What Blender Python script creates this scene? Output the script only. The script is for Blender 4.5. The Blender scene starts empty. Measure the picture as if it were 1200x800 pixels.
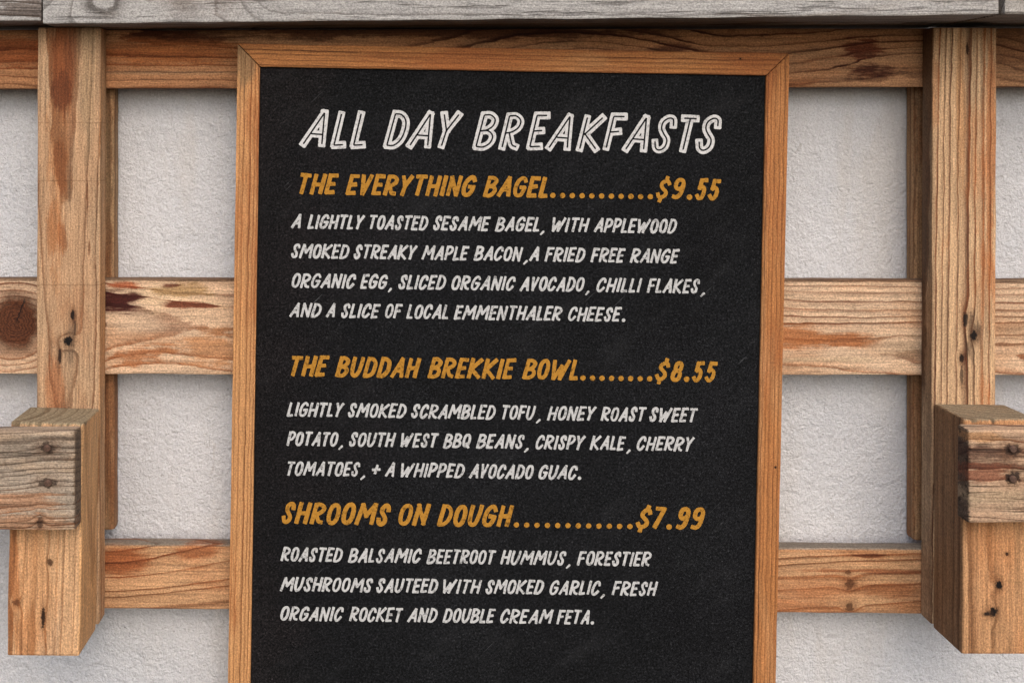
import bpy, bmesh, math, random
import numpy as np
from mathutils import Vector, Matrix, noise as mnoise

# ------------------------------------------------------------------ camera, sky, sun, exposure
S = bpy.context.scene
C = S.collection
D = 1.36            # camera to the front plane of the posts, metres
ZC = 1.45           # camera height
AX, AY = 470.0, 150.0   # principal point in the 1200x800 photograph (shift lens)

cam_d = bpy.data.cameras.new("camera")
cam_d.sensor_width = 36.0
cam_d.lens = 36.0 * D / 1.2
cam_d.shift_x = (600 - AX) / 1200.0
cam_d.shift_y = -(400 - AY) / 1200.0
cam_d.clip_start = 0.01
cam_d.clip_end = 200
cam = bpy.data.objects.new("camera", cam_d)
cam.location = (0, -D, ZC)
cam.rotation_euler = (math.radians(90), 0, 0)
C.objects.link(cam)
S.camera = cam

SUN_ELEV, SUN_AZ = math.radians(38), math.radians(10)     # AZ: to the right of straight behind the camera
w = bpy.data.worlds.new("World")
S.world = w
w.use_nodes = True
wn = w.node_tree
bg = wn.nodes["Background"]
sky = wn.nodes.new("ShaderNodeTexSky")
sky.sky_type = 'NISHITA'
sky.sun_disc = False
sky.sun_elevation = SUN_ELEV
sky.sun_rotation = math.radians(180) - SUN_AZ
sky.air_density = 1.0
sky.dust_density = 4.0
sky.ozone_density = 1.0
wn.links.new(sky.outputs[0], bg.inputs[0])
bg.inputs[1].default_value = 0.15

sd = bpy.data.lights.new("sun", 'SUN')
sd.energy = 1.15
sd.angle = math.radians(95)
sd.color = (1.0, 0.975, 0.95)
sun = bpy.data.objects.new("sun", sd)
dirv = Vector((math.sin(SUN_AZ) * math.cos(SUN_ELEV), -math.cos(SUN_AZ) * math.cos(SUN_ELEV), math.sin(SUN_ELEV)))
sun.rotation_euler = dirv.to_track_quat('Z', 'Y').to_euler()
sun.location = dirv * 6
C.objects.link(sun)

S.view_settings.view_transform = 'Standard'
S.view_settings.look = 'None'
S.view_settings.gamma = 1
S.view_settings.use_curve_mapping = False
S.view_settings.exposure = 0.16
S.render.engine = 'CYCLES'


# ------------------------------------------------------------------ helpers
def W(px, py, y=0.0):
    """photograph pixel -> world point on the plane at depth y"""
    s = (D + y) / 1360.0 / 1.0
    return Vector(((px - AX) * s, y, ZC + (AY - py) * s))


def srgb(r, g, b, k=1.0):
    f = lambda c: (c / 255 / 12.92) if c / 255 <= 0.04045 else ((c / 255 + 0.055) / 1.055) ** 2.4
    return (f(r) * k, f(g) * k, f(b) * k, 1.0)


def tag(o, label=None, cat=None, group=None, kind=None):
    if label: o["label"] = label
    if cat: o["category"] = cat
    if group: o["group"] = group
    if kind: o["kind"] = kind
    return o


def empty(name, loc):
    o = bpy.data.objects.new(name, None)
    o.empty_display_size = 0.05
    o.location = loc
    C.objects.link(o)
    return o


def link_mesh(name, me, mat, mw, parent=None):
    o = bpy.data.objects.new(name, me)
    if mat: me.materials.append(mat)
    C.objects.link(o)
    if parent is not None:
        o.parent = parent
        o.matrix_parent_inverse = Matrix.Identity(4)
        o.matrix_basis = WORLD[parent.name].inverted() @ mw
    else:
        o.matrix_basis = mw
    WORLD[o.name] = mw
    return o


WORLD = {}


class NT:
    """small node-building language"""
    def __init__(s, name):
        s.mat = bpy.data.materials.new(name)
        s.mat.use_nodes = True
        s.t = s.mat.node_tree
        s.bsdf = s.t.nodes["Principled BSDF"]

    def _in(s, sock, v):
        if isinstance(v, (int, float)):
            sock.default_value = v
        elif isinstance(v, (tuple, list)):
            sock.default_value = v
        else:
            s.t.links.new(v, sock)

    def m(s, op, a, b=0.0, c=0.0, clamp=False):
        n = s.t.nodes.new("ShaderNodeMath")
        n.operation = op
        n.use_clamp = clamp
        s._in(n.inputs[0], a); s._in(n.inputs[1], b); s._in(n.inputs[2], c)
        return n.outputs[0]

    def add(s, a, b): return s.m('ADD', a, b)
    def sub(s, a, b): return s.m('SUBTRACT', a, b)
    def mul(s, a, b): return s.m('MULTIPLY', a, b)

    def coords(s):
        tc = s.t.nodes.new("ShaderNodeTexCoord")
        sp = s.t.nodes.new("ShaderNodeSeparateXYZ")
        s.t.links.new(tc.outputs["Object"], sp.inputs[0])
        return sp.outputs[0], sp.outputs[1], sp.outputs[2]

    def vec(s, x, y, z):
        n = s.t.nodes.new("ShaderNodeCombineXYZ")
        s._in(n.inputs[0], x); s._in(n.inputs[1], y); s._in(n.inputs[2], z)
        return n.outputs[0]

    def noise(s, vec, scale=1.0, detail=2.0, rough=0.5, dist=0.0):
        n = s.t.nodes.new("ShaderNodeTexNoise")
        s._in(n.inputs["Vector"], vec)
        n.inputs["Scale"].default_value = scale
        n.inputs["Detail"].default_value = detail
        n.inputs["Roughness"].default_value = rough
        n.inputs["Distortion"].default_value = dist
        return n.outputs[0]

    def ss(s, v, a, b, lo=0.0, hi=1.0):
        n = s.t.nodes.new("ShaderNodeMapRange")
        n.interpolation_type = 'SMOOTHSTEP'
        s._in(n.inputs[0], v)
        for i, q in enumerate((a, b, lo, hi)):
            s._in(n.inputs[1 + i], q)
        return n.outputs[0]

    def lin(s, v, a, b, lo=0.0, hi=1.0):
        n = s.t.nodes.new("ShaderNodeMapRange")
        s._in(n.inputs[0], v)
        for i, q in enumerate((a, b, lo, hi)):
            s._in(n.inputs[1 + i], q)
        return n.outputs[0]

    def ramp(s, v, stops, interp='LINEAR'):
        n = s.t.nodes.new("ShaderNodeValToRGB")
        n.color_ramp.interpolation = interp
        e = n.color_ramp.elements
        while len(e) < len(stops): e.new(0.5)
        for el, (p, c) in zip(e, stops):
            el.position = p
            el.color = c if isinstance(c, (tuple, list)) else (c, c, c, 1)
        s._in(n.inputs[0], v)
        return n.outputs[0]

    def mix(s, f, a, b, mode='MIX'):
        n = s.t.nodes.new("ShaderNodeMix")
        n.data_type = 'RGBA'
        n.blend_type = mode
        n.clamp_factor = True
        s._in(n.inputs[0], f)
        s._in(n.inputs[6], a); s._in(n.inputs[7], b)
        return n.outputs[2]

    def bump(s, h, strength=0.5, dist=0.001, normal=None):
        n = s.t.nodes.new("ShaderNodeBump")
        n.inputs["Strength"].default_value = strength
        n.inputs["Distance"].default_value = dist
        s._in(n.inputs["Height"], h)
        if normal is not None: s._in(n.inputs["Normal"], normal)
        return n.outputs[0]

    def tone(s, col, gamma, sat, val):
        g = s.t.nodes.new("ShaderNodeGamma")
        s._in(g.inputs[0], col); g.inputs[1].default_value = gamma
        h = s.t.nodes.new("ShaderNodeHueSaturation")
        h.inputs["Saturation"].default_value = sat; h.inputs["Value"].default_value = val
        s._in(h.inputs["Color"], g.outputs[0])
        return h.outputs[0]

    def out(s, col, rough=0.8, spec=0.3, normal=None):
        s._in(s.bsdf.inputs["Base Color"], col)
        s._in(s.bsdf.inputs["Roughness"], rough)
        s.bsdf.inputs["Specular IOR Level"].default_value = spec
        if normal is not None: s._in(s.bsdf.inputs["Normal"], normal)
        return s.mat


TAN, TANL = srgb(190, 154, 120), srgb(204, 172, 138)
LATE = srgb(138, 78, 40)
ORANGE = srgb(170, 100, 48)
GREY = srgb(172, 158, 142)
BLACK = srgb(34, 26, 24)


def wood(name, seed, early=TAN, late=LATE, a0=0.0, b0=0.05, spacing=0.008, tilt=(0.0, 0.0), warp=0.006, warpL=3.0,
         lstr=0.8, orange=(ORANGE, 0.5, 0.48, 0.62), grey=(GREY, 0.3, 0.5, 0.7), knots=(), patches=(), fibre=0.38,
         dark_lines=0.0, speck=0.30, bump=0.6, saw=(), gamma=1.3, sat=0.95, val=0.92):
    """pine: growth rings round a pith that lies off the board, so faces show cathedrals or straight lines.
    knots: (L, A, rL, rA, deflect, colour, strength, ringed)   patches: (L, A, rL, rA, colour, strength, ragged)"""
    n = NT(name)
    L, B, A = n.coords()
    sx = seed * 7.31
    Ls = n.add(L, sx)
    # warps
    w1 = n.noise(n.vec(n.mul(Ls, warpL), n.mul(A, 10), n.mul(B, 10)), 1, 2, 0.5)
    w2 = n.noise(n.vec(n.mul(Ls, 26), n.mul(A, 70), n.mul(B, 70)), 1, 2, 0.5)
    w3 = n.noise(n.vec(n.mul(Ls, 90), n.mul(A, 300), n.mul(B, 300)), 1, 2, 0.6)
    u = n.add(n.sub(A, a0), n.mul(L, tilt[0]))
    v = n.add(n.sub(B, b0), n.mul(L, tilt[1]))
    r = n.m('SQRT', n.add(n.mul(u, u), n.mul(v, v)))
    r = n.add(r, n.mul(n.sub(w1, 0.5), 2 * warp))
    r = n.add(r, n.mul(n.sub(w2, 0.5), 0.0035))
    r = n.add(r, n.mul(n.sub(w3, 0.5), 0.0012))
    kd = []
    for (kl, ka, rl, ra, defl, kc, ks, ringed) in knots:
        dl = n.m('DIVIDE', n.sub(L, kl), rl)
        da = n.m('DIVIDE', n.sub(A, ka), ra)
        d2 = n.add(n.mul(dl, dl), n.mul(da, da))
        kd.append(d2)
        g = n.m('EXPONENT', n.mul(d2, -0.28))
        r = n.add(r, n.mul(g, defl))
    rv = n.noise(n.vec(n.mul(r, 60), sx, 0.0), 1, 1)      # ring width variation
    ph = n.add(n.m('DIVIDE', r, spacing), n.mul(rv, 2.2))
    t = n.m('FRACT', ph)
    cell = n.m('FLOOR', ph)
    rid = n.m('FRACT', n.mul(n.m('SINE', n.mul(cell, 12.9898)), 43.758))   # per-ring strength
    lt = n.ramp(t, [(0.0, 0.0), (0.5, 0.06), (0.74, 0.35), (0.87, 1.0), (0.95, 0.9), (1.0, 0.0)])
    ltw = n.mul(lt, n.lin(rid, 0, 1, 0.42, 1.0))
    pat = n.noise(n.vec(n.mul(Ls, 7), n.mul(A, 22), n.mul(B, 22)), 1, 3, 0.55)
    ltw = n.mul(ltw, n.ss(pat, 0.25, 0.55, 0.65, 1.0))
    late = tuple(c * 0.62 for c in late[:3]) + (1,)
    col = n.mix(n.mul(ltw, lstr), early, late)
    # tone across the board
    oc, os_, olo, ohi = orange
    on = n.noise(n.vec(n.mul(n.add(Ls, 3.3), 5), n.mul(A, 16), n.mul(B, 16)), 1, 4, 0.55, 0.4)
    on = n.add(on, n.mul(n.sub(lt, 0.4), 0.06))
    col = n.mix(n.mul(n.ss(on, olo, ohi), os_), col, oc, 'MIX')
    gc, gs, glo, ghi = grey
    gn = n.noise(n.vec(n.mul(n.add(Ls, 9.1), 6), n.mul(A, 20), n.mul(B, 20)), 1, 5, 0.6, 0.2)
    gf = n.mul(n.ss(gn, glo, ghi), gs)
    gcol = n.mix(n.mul(ltw, 0.85), gc, (gc[0] * 0.36, gc[1] * 0.31, gc[2] * 0.27, 1))
    col = n.mix(gf, col, gcol)
    # stains, worn places, and light or shade painted onto some faces
    pn = n.noise(n.vec(n.mul(Ls, 45), n.mul(A, 110), n.mul(B, 110)), 1, 5, 0.65)
    pw = n.noise(n.vec(n.mul(n.add(Ls, 1.7), 13), n.mul(A, 48), n.mul(B, 48)), 1, 3, 0.6)
    pf = n.noise(n.vec(n.mul(Ls, 30), n.mul(A, 480), n.mul(B, 480)), 1, 3, 0.65)
    kn_ = n.noise(n.vec(n.mul(Ls, 190), n.mul(A, 300), n.mul(B, 300)), 1, 4, 0.7)
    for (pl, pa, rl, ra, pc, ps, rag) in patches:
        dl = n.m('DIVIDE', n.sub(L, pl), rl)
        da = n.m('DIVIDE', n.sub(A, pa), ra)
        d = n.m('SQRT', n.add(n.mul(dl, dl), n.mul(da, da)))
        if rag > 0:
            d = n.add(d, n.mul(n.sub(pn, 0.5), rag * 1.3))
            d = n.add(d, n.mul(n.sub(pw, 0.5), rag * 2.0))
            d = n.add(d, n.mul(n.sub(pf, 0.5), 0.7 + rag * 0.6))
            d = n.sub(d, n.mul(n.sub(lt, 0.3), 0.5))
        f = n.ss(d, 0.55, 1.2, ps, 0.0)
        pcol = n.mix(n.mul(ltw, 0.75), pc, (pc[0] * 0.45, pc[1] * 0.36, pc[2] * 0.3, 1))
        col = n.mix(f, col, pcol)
    # fibres
    f1 = n.noise(n.vec(n.mul(Ls, 12), n.mul(A, 380), n.mul(B, 380)), 1, 3, 0.7)
    f2 = n.noise(n.vec(n.mul(Ls, 60), n.mul(A, 1500), n.mul(B, 1500)), 1, 2, 0.6)
    fb = n.add(n.mul(f1, 0.65), n.mul(f2, 0.35))
    fv = n.lin(fb, 0.3, 0.7, 1 - fibre, 1 + fibre)
    col = n.mix(1.0, col, n.ramp(fv, [(0, 0.0), (1, 1.0)]) if False else n.vec(fv, fv, fv), 'MULTIPLY')
    cracks = None
    if dark_lines > 0:
        cn = n.noise(n.vec(n.mul(n.add(Ls, 5.5), 5), n.mul(A, 150), n.mul(B, 150)), 1, 3, 0.6, 0.3)
        cracks = n.m('MULTIPLY', n.ss(cn, 0.56, 0.66), 1.0)
        col = n.mix(n.mul(cracks, dark_lines), col, srgb(52, 38, 30))
    for (sl, sa) in saw:      # faint saw cuts across the board
        d = n.m('ABSOLUTE', n.add(n.sub(L, sl), n.mul(n.sub(w2, 0.5), 0.002)))
        col = n.mix(n.ss(d, 0.0003, 0.0011, sa, 0.0), col, srgb(110, 76, 48))
    # knots themselves
    for d2, (kl, ka, rl, ra, defl, kc, ks, ringed) in zip(kd, knots):
        dd = n.add(n.m('SQRT', d2), n.mul(n.sub(pn if ringed else kn_, 0.5), 0.5 if ringed else 1.9))
        f = n.ss(dd, 0.6, 1.0, ks, 0.0)
        if ringed:
            rr = n.m('FRACT', n.add(n.mul(dd, 9.0), n.mul(w3, 1.2)))
            kc2 = n.mix(n.mul(n.ss(rr, 0.3, 0.9), 0.85), kc, (kc[0] * 0.5, kc[1] * 0.45, kc[2] * 0.42, 1))
            ck = n.m('ABSOLUTE', n.add(n.sub(n.sub(L, kl), n.mul(n.sub(A, ka), 0.35)), n.mul(n.sub(kn_, 0.5), 0.006)))
            kc2 = n.mix(n.mul(n.ss(ck, 0.0004, 0.0012, 0.9, 0.0), n.ss(A, ka - 0.004, ka + 0.004)), kc2, BLACK)
            rim = n.m('ABSOLUTE', n.sub(dd, 0.86))
            kc2 = n.mix(n.ss(rim, 0.02, 0.12, 0.7, 0.0), kc2, srgb(48, 30, 20))
            halo = n.ss(dd, 0.9, 1.3, 0.45 * ks, 0.0)
            col = n.mix(halo, col, srgb(96, 52, 26))
            col = n.mix(f, col, kc2)
        else:
            halo = n.ss(dd, 0.6, 2.2, 0.4 * ks, 0.0)
            col = n.mix(halo, col, srgb(120, 82, 52))
            col = n.mix(f, col, kc)
    # fine surface speckle
    sp = n.noise(n.vec(n.mul(Ls, 430), n.mul(A, 520), n.mul(B, 520)), 1, 2, 0.75)
    sv = n.lin(sp, 0.3, 0.7, 1 - speck, 1 + speck)
    col = n.mix(1.0, col, n.vec(sv, sv, sv), 'MULTIPLY')
    col = n.tone(col, gamma, sat, val)
    h = n.add(n.mul(ltw, 0.5), n.add(n.mul(fb, 0.9), n.mul(sp, 0.6)))
    if cracks is not None: h = n.sub(h, n.mul(cracks, 1.2))
    nb = n.bump(h, bump, 0.0012)
    return n.out(col, n.lin(fb, 0.3, 0.7, 0.7, 0.9), 0.25, nb)


def plank(name, length, width, depth, centre, mat, vertical=False, roll=0.0, bevel=0.0022, parent=None, seed=0, rough=0.0007,
          front=None, shift=None):
    """box with local X along the grain, Y its thickness, Z its face width; worn edges and a slightly wandering outline"""
    bm = bmesh.new()
    bmesh.ops.create_cube(bm, size=1.0)
    for v in bm.verts:
        v.co.x *= length; v.co.y *= depth; v.co.z *= width
    bmesh.ops.bevel(bm, geom=bm.edges[:], offset=bevel, segments=2, profile=0.6, affect='EDGES')
    cuts = max(2, int(length / 0.018))
    for i in range(1, cuts):
        x = -length / 2 + length * i / cuts
        bmesh.ops.bisect_plane(bm, geom=bm.verts[:] + bm.edges[:] + bm.faces[:], plane_co=(x, 0, 0), plane_no=(1, 0, 0), dist=1e-6)
    for v in bm.verts:
        p = v.co
        sz = 1 if p.z > 0 else -1
        sy = 1 if p.y > 0 else -1
        q = Vector((p.x * 14 + seed * 3.1, sz * 5 + sy * 2.3, seed))
        q2 = Vector((p.x * 60 + seed * 3.1, sz * 5 + sy * 2.3, seed))
        dz = mnoise.noise(q) * rough + mnoise.noise(q2) * rough * 0.5
        dy = (mnoise.noise(q + Vector((7, 3, 1))) * rough + mnoise.noise(q2 + Vector((7, 3, 1))) * rough * 0.5) * 0.6
        ends = min(1, (length / 2 - abs(p.x)) / 0.004)
        e = Vector((p.z * 40, p.y * 40, seed + (9 if p.x > 0 else 2)))
        dx = mnoise.noise(e) * rough * (1.0 if ends < 0.9 else 0)
        v.co += Vector((dx, dy, dz))
    if front is not None:      # front(x) -> extra local y for the front face
        for v in bm.verts:
            if v.co.y < 0: v.co.y += front(v.co.x)
    me = bpy.data.meshes.new(name)
    bm.to_mesh(me); bm.free()
    rot = Matrix.Rotation(roll, 4, 'Y')
    if vertical: rot = rot @ Matrix.Rotation(-math.pi / 2, 4, 'Y')
    mw = Matrix.Translation(centre) @ rot
    return link_mesh(name, me, mat, mw, parent)


def loc_h(px, py, y, c):
    """photo pixel -> (L, A) in a horizontal board centred at c"""
    p = W(px, py, y)
    return p.x - c[0], p.z - c[2]


def loc_v(px, py, y, c):
    p = W(px, py, y)
    return p.z - c[2], -(p.x - c[0])


# ------------------------------------------------------------------ the wall
def stucco():
    n = NT("white_stucco")
    X, Y, Z = n.coords()
    v = n.vec(X, Y, Z)
    big = n.noise(v, 3.2, 3, 0.55)
    mid = n.noise(v, 75, 4, 0.62, 0.6)
    vst = n.noise(n.vec(n.mul(X, 60), Y, n.mul(Z, 24)), 1, 3, 0.6, 0.8)   # trowel drag, mostly downwards
    grit = n.noise(v, 330, 3, 0.7)
    fine = n.noise(v, 480, 2, 0.75)
    pits = n.ss(n.noise(v, 130, 3, 0.7), 0.64, 0.74)
    c = n.mix(n.ss(big, 0.3, 0.7), srgb(205, 207, 213), srgb(219, 220, 225))
    gv = n.lin(grit, 0.3, 0.7, 0.84, 1.08)
    c = n.mix(1.0, c, n.vec(gv, gv, gv), 'MULTIPLY')
    fv = n.lin(fine, 0.3, 0.7, 0.86, 1.12)
    c = n.mix(1.0, c, n.vec(fv, fv, fv), 'MULTIPLY')
    c = n.mix(n.mul(pits, 0.25), c, srgb(150, 140, 128))
    stain = n.noise(n.vec(n.mul(X, 9), Y, n.mul(Z, 2.2)), 1, 4, 0.6, 0.3)
    c = n.mix(n.mul(n.ss(stain, 0.52, 0.7), 0.22), c, srgb(196, 184, 168))
    hair = n.noise(n.vec(n.mul(X, 8), Y, n.mul(Z, 5)), 1, 5, 0.6, 1.2)
    crack = n.mul(n.ss(n.m('ABSOLUTE', n.sub(hair, 0.5)), 0.0015, 0.004, 1.0, 0.0), n.ss(big, 0.5, 0.6))
    c = n.mix(n.mul(crack, 0.3), c, srgb(140, 132, 124))
    h = n.add(n.add(n.mul(mid, 1.3), n.mul(vst, 1.1)), n.add(n.add(n.mul(grit, 0.7), n.mul(n.noise(v, 170, 3, 0.65, 0.4), 0.9)), n.mul(pits, -0.6)))
    nb = n.bump(h, 0.75, 0.0042)
    return n.out(c, 0.92, 0.15, nb)


WALL_Y = 0.072


def make_wall():
    bm = bmesh.new()
    bmesh.ops.create_cube(bm, size=1.0)
    for v in bm.verts:
        v.co.x *= 5.0; v.co.y *= 0.2; v.co.z *= 3.0
    me = bpy.data.meshes.new("stucco_wall")
    bm.to_mesh(me); bm.free()
    o = link_mesh("stucco_wall", me, stucco(), Matrix.Translation((0, WALL_Y + 0.1, 1.5)))
    o["kind"] = "thing"
    tag(o, "rough white stucco wall behind the timber lattice and the menu board", "wall")


make_wall()

# ------------------------------------------------------------------ the timber lattice
frame = empty("timber_lattice", (0, WALL_Y, 0.0))
WORLD[frame.name] = Matrix.Translation((0, WALL_Y, 0.0))
tag(frame, "weathered pine timber lattice of posts, rails and brackets fixed against the white wall", "lattice")

Z0 = ZC
PF, PB = 0.0, 0.027         # posts, front and back
RF, RB = 0.0285, 0.047      # rails
BF, BB = 0.0485, 0.0705     # battens
BLACK = srgb(34, 26, 24)

# battens on the wall
for (x0, x1, z0, sd_) in ((-0.432, -0.348, -0.488, 1), (0.622, 0.706, -0.501, 2)):
    c = Vector(((x0 + x1) / 2, (BF + BB) / 2, Z0 + (0.118 + z0) / 2))
    m = wood("batten_wood_%d" % sd_, 20 + sd_, early=srgb(186, 152, 116), late=srgb(112, 70, 40), spacing=0.011, b0=0.2, a0=0.1,
             lstr=0.6, orange=(srgb(150, 98, 58), 0.6, 0.45, 0.6), grey=(srgb(172, 154, 126), 0.4, 0.45, 0.65))
    plank("batten", 0.118 - z0, x1 - x0, BB - BF, c, m, vertical=True, parent=frame, seed=sd_ * 11, bevel=0.004)

# rails
yf = RF
cT = Vector((0.13, (RF + RB) / 2, Z0 + 0.083))
pk = lambda px, py: loc_h(px, py, yf, cT)
mT = wood("upper_rail_wood", 3, early=srgb(192, 146, 106), late=srgb(110, 54, 26), spacing=0.0066, a0=0.03, b0=0.03, tilt=(0.0, 0.03),
          warp=0.009, warpL=4.0, lstr=0.95, orange=(srgb(140, 82, 40), 0.45, 0.5, 0.64), grey=(srgb(170, 146, 120), 0.3, 0.46, 0.6),
          patches=[(*pk(0, 60), 0.13, 0.020, srgb(172, 104, 50), 0.85, 0.5), (*pk(200, 62), 0.10, 0.019, srgb(182, 116, 58), 0.85, 0.5),
                   (*pk(200, 85), 0.12, 0.003, srgb(176, 146, 116), 0.6, 0.5),
                   (*pk(500, 36), 0.34, 0.012, srgb(84, 44, 28), 0.7, 0.9), (*pk(790, 60), 0.03, 0.01, srgb(92, 44, 26), 0.7, 1.1),  # long strip: shade below the top board, painted dark
                   (*pk(1008, 58), 0.030, 0.013, srgb(116, 56, 26), 0.85, 1.2), (*pk(1016, 82), 0.034, 0.009, srgb(92, 44, 22), 0.9, 1.0)],
          knots=[(*pk(1190, 55), 0.06, 0.03, 0.02, srgb(120, 84, 58), 0.3, True), (*pk(1040, 62), 0.075, 0.020, 0.030, BLACK, 0.0, False),
                 (*pk(700, 60), 0.09, 0.02, 0.03, BLACK, 0.0, False)])
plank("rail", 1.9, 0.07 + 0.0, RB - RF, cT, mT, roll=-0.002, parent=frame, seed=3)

cM = Vector((0.13, (RF + RB) / 2, Z0 - 0.238))
pk = lambda px, py: loc_h(px, py, yf, cM)
mM = wood("middle_rail_wood", 4, early=srgb(216, 188, 160), late=srgb(156, 88, 50), spacing=0.0082, a0=-0.025, b0=0.035, tilt=(0.02, 0.03),
          warp=0.006, lstr=1.0, orange=(srgb(188, 136, 90), 0.35, 0.5, 0.62), grey=(srgb(206, 186, 164), 0.35, 0.46, 0.6),
          patches=[(*pk(190, 350), 0.07, 0.018, srgb(226, 200, 168), 0.8, 1.1), (*pk(138, 356), 0.034, 0.018, srgb(92, 44, 36), 1.0, 0.8),
                   (*pk(215, 341), 0.034, 0.010, srgb(178, 146, 100), 0.8, 1.1), (*pk(214, 358), 0.030, 0.0055, srgb(138, 80, 52), 0.95, 0.9),
                   (*pk(200, 335), 0.012, 0.003, srgb(116, 62, 42), 0.8, 1.2),
                   (*pk(160, 416), 0.05, 0.015, srgb(180, 118, 66), 0.75, 1.3), (*pk(250, 410), 0.04, 0.02, srgb(194, 142, 94), 0.7, 1.0),
                   (*pk(985, 398), 0.058, 0.010, srgb(172, 114, 66), 0.9, 0.7), (*pk(930, 396), 0.050, 0.016, srgb(184, 126, 76), 0.9, 0.5),
                   (*pk(1060, 405), 0.04, 0.014, srgb(196, 172, 146), 0.7, 0.9), (*pk(960, 421), 0.08, 0.004, srgb(204, 182, 154), 0.7, 0.6),
                   (*pk(1185, 385), 0.045, 0.02, srgb(182, 148, 116), 0.5, 0.7), (*pk(145, 334), 0.022, 0.005, srgb(176, 96, 46), 0.8, 1.0),
                   (0, 0.0565, 3, 0.0028, srgb(120, 96, 76), 0.8, 0.15)],
          knots=[(*pk(19, 379), 0.033, 0.038, -0.03, srgb(116, 74, 46), 1.0, True), (*pk(310, 420), 0.10, 0.06, 0.028, BLACK, 0.0, False),
                 (*pk(150, 440), 0.05, 0.025, 0.016, BLACK, 0.0, False)])
plank("rail", 1.9, 0.114, RB - RF, cM, mM, roll=0.0012, parent=frame, seed=4)

cB = Vector((0.135, (RF + RB) / 2, Z0 - 0.5385))
pk = lambda px, py: loc_h(px, py, yf, cB)
mB = wood("lower_rail_wood", 6, early=srgb(204, 166, 128), late=srgb(150, 92, 50), spacing=0.014, a0=-0.06, b0=0.035, tilt=(-0.02, 0.03),
          warp=0.008, lstr=0.9, orange=(srgb(176, 112, 62), 0.55, 0.46, 0.6), grey=(srgb(190, 166, 138), 0.3, 0.5, 0.66),
          patches=[(0, 0.0398, 3, 0.0042, srgb(150, 142, 132), 0.95, 0.12), (*pk(140, 660), 0.042, 0.022, srgb(166, 100, 50), 0.85, 0.3),
                   (*pk(232, 648), 0.035, 0.012, srgb(172, 108, 60), 0.7, 0.6),
                   (*pk(1020, 649), 0.022, 0.003, srgb(128, 76, 44), 0.85, 0.7), (*pk(1010, 666), 0.09, 0.0035, srgb(150, 88, 46), 0.7, 0.8),
                   (*pk(1040, 690), 0.05, 0.012, srgb(168, 112, 70), 0.6, 0.8)],
          knots=[(*pk(120, 655), 0.07, 0.03, 0.022, BLACK, 0.0, False), (*pk(996, 682), 0.0065, 0.007, 0.006, srgb(104, 68, 42), 0.75, False),
                 (*pk(996, 709), 0.006, 0.006, 0.004, srgb(92, 60, 38), 0.7, False), (*pk(994, 668), 0.004, 0.004, 0.0, srgb(104, 68, 42), 0.7, False)])
plank("rail", 1.085, 0.0785, RB - RF, cB, mB, roll=0.006, parent=frame, seed=6)

# posts
zt, zb = 0.1175, -0.581
cL = Vector((-0.390, (PF + PB) / 2, Z0 + (zt + zb) / 2))
pk = lambda px, py: loc_v(px, py, PF, cL)
mL = wood("worn_post_wood", 8, early=srgb(196, 164, 132), late=srgb(136, 82, 46), spacing=0.0095, a0=0.006, b0=0.028, tilt=(0.0, 0.035), warp=0.006,
          lstr=0.85, orange=(srgb(170, 112, 66), 0.4, 0.5, 0.64), grey=(srgb(182, 162, 136), 0.35, 0.44, 0.6),
          patches=[(*pk(66, 180), 0.16, 0.013, srgb(184, 134, 88), 0.6, 0.8), (0, -0.039, 0.5, 0.0036, srgb(214, 168, 118), 0.7, 0.3), (*pk(74, 66), 0.060, 0.013, srgb(158, 98, 52), 0.85, 0.5),  # narrow edge strip: the lit right side, painted paler
                   (*pk(73, 108), 0.020, 0.011, srgb(132, 82, 48), 0.7, 0.9), (*pk(68, 200), 0.03, 0.009, srgb(166, 110, 64), 0.65, 1.1),
                   (*pk(74, 276), 0.022, 0.007, srgb(160, 104, 60), 0.65, 1.2), (*pk(62, 260), 0.05, 0.008, srgb(176, 122, 76), 0.5, 1.1),
                   (*pk(62, 455), 0.035, 0.012, srgb(176, 118, 74), 0.6, 0.8), (*pk(103, 90), 0.10, 0.012, srgb(178, 154, 124), 0.65, 0.5),
                   (*pk(104, 290), 0.012, 0.002, srgb(120, 72, 40), 0.7, 0.8), (*pk(102, 235), 0.03, 0.0015, srgb(124, 76, 44), 0.7, 0.8),
                   (*pk(83, 387), 0.034, 0.007, srgb(120, 102, 86), 0.6, 1.2)],
          knots=[(*pk(85, 369), 0.0075, 0.0026, 0.004, BLACK, 0.9, False), (*pk(80, 400), 0.0062, 0.0062, 0.008, BLACK, 1.0, False),
                 (*pk(70, 417), 0.011, 0.0024, 0.002, srgb(64, 46, 36), 0.9, False), (*pk(88, 384), 0.010, 0.0014, 0.0, srgb(84, 66, 54), 0.7, False)],
          saw=[(pk(80, 144)[0], 0.22), (pk(80, 212)[0], 0.28), (pk(80, 334)[0], 0.3)])
plank("post", zt - zb, 0.074, PB - PF, cL, mL, vertical=True, roll=0.0028, parent=frame, seed=8, bevel=0.0018)

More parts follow.
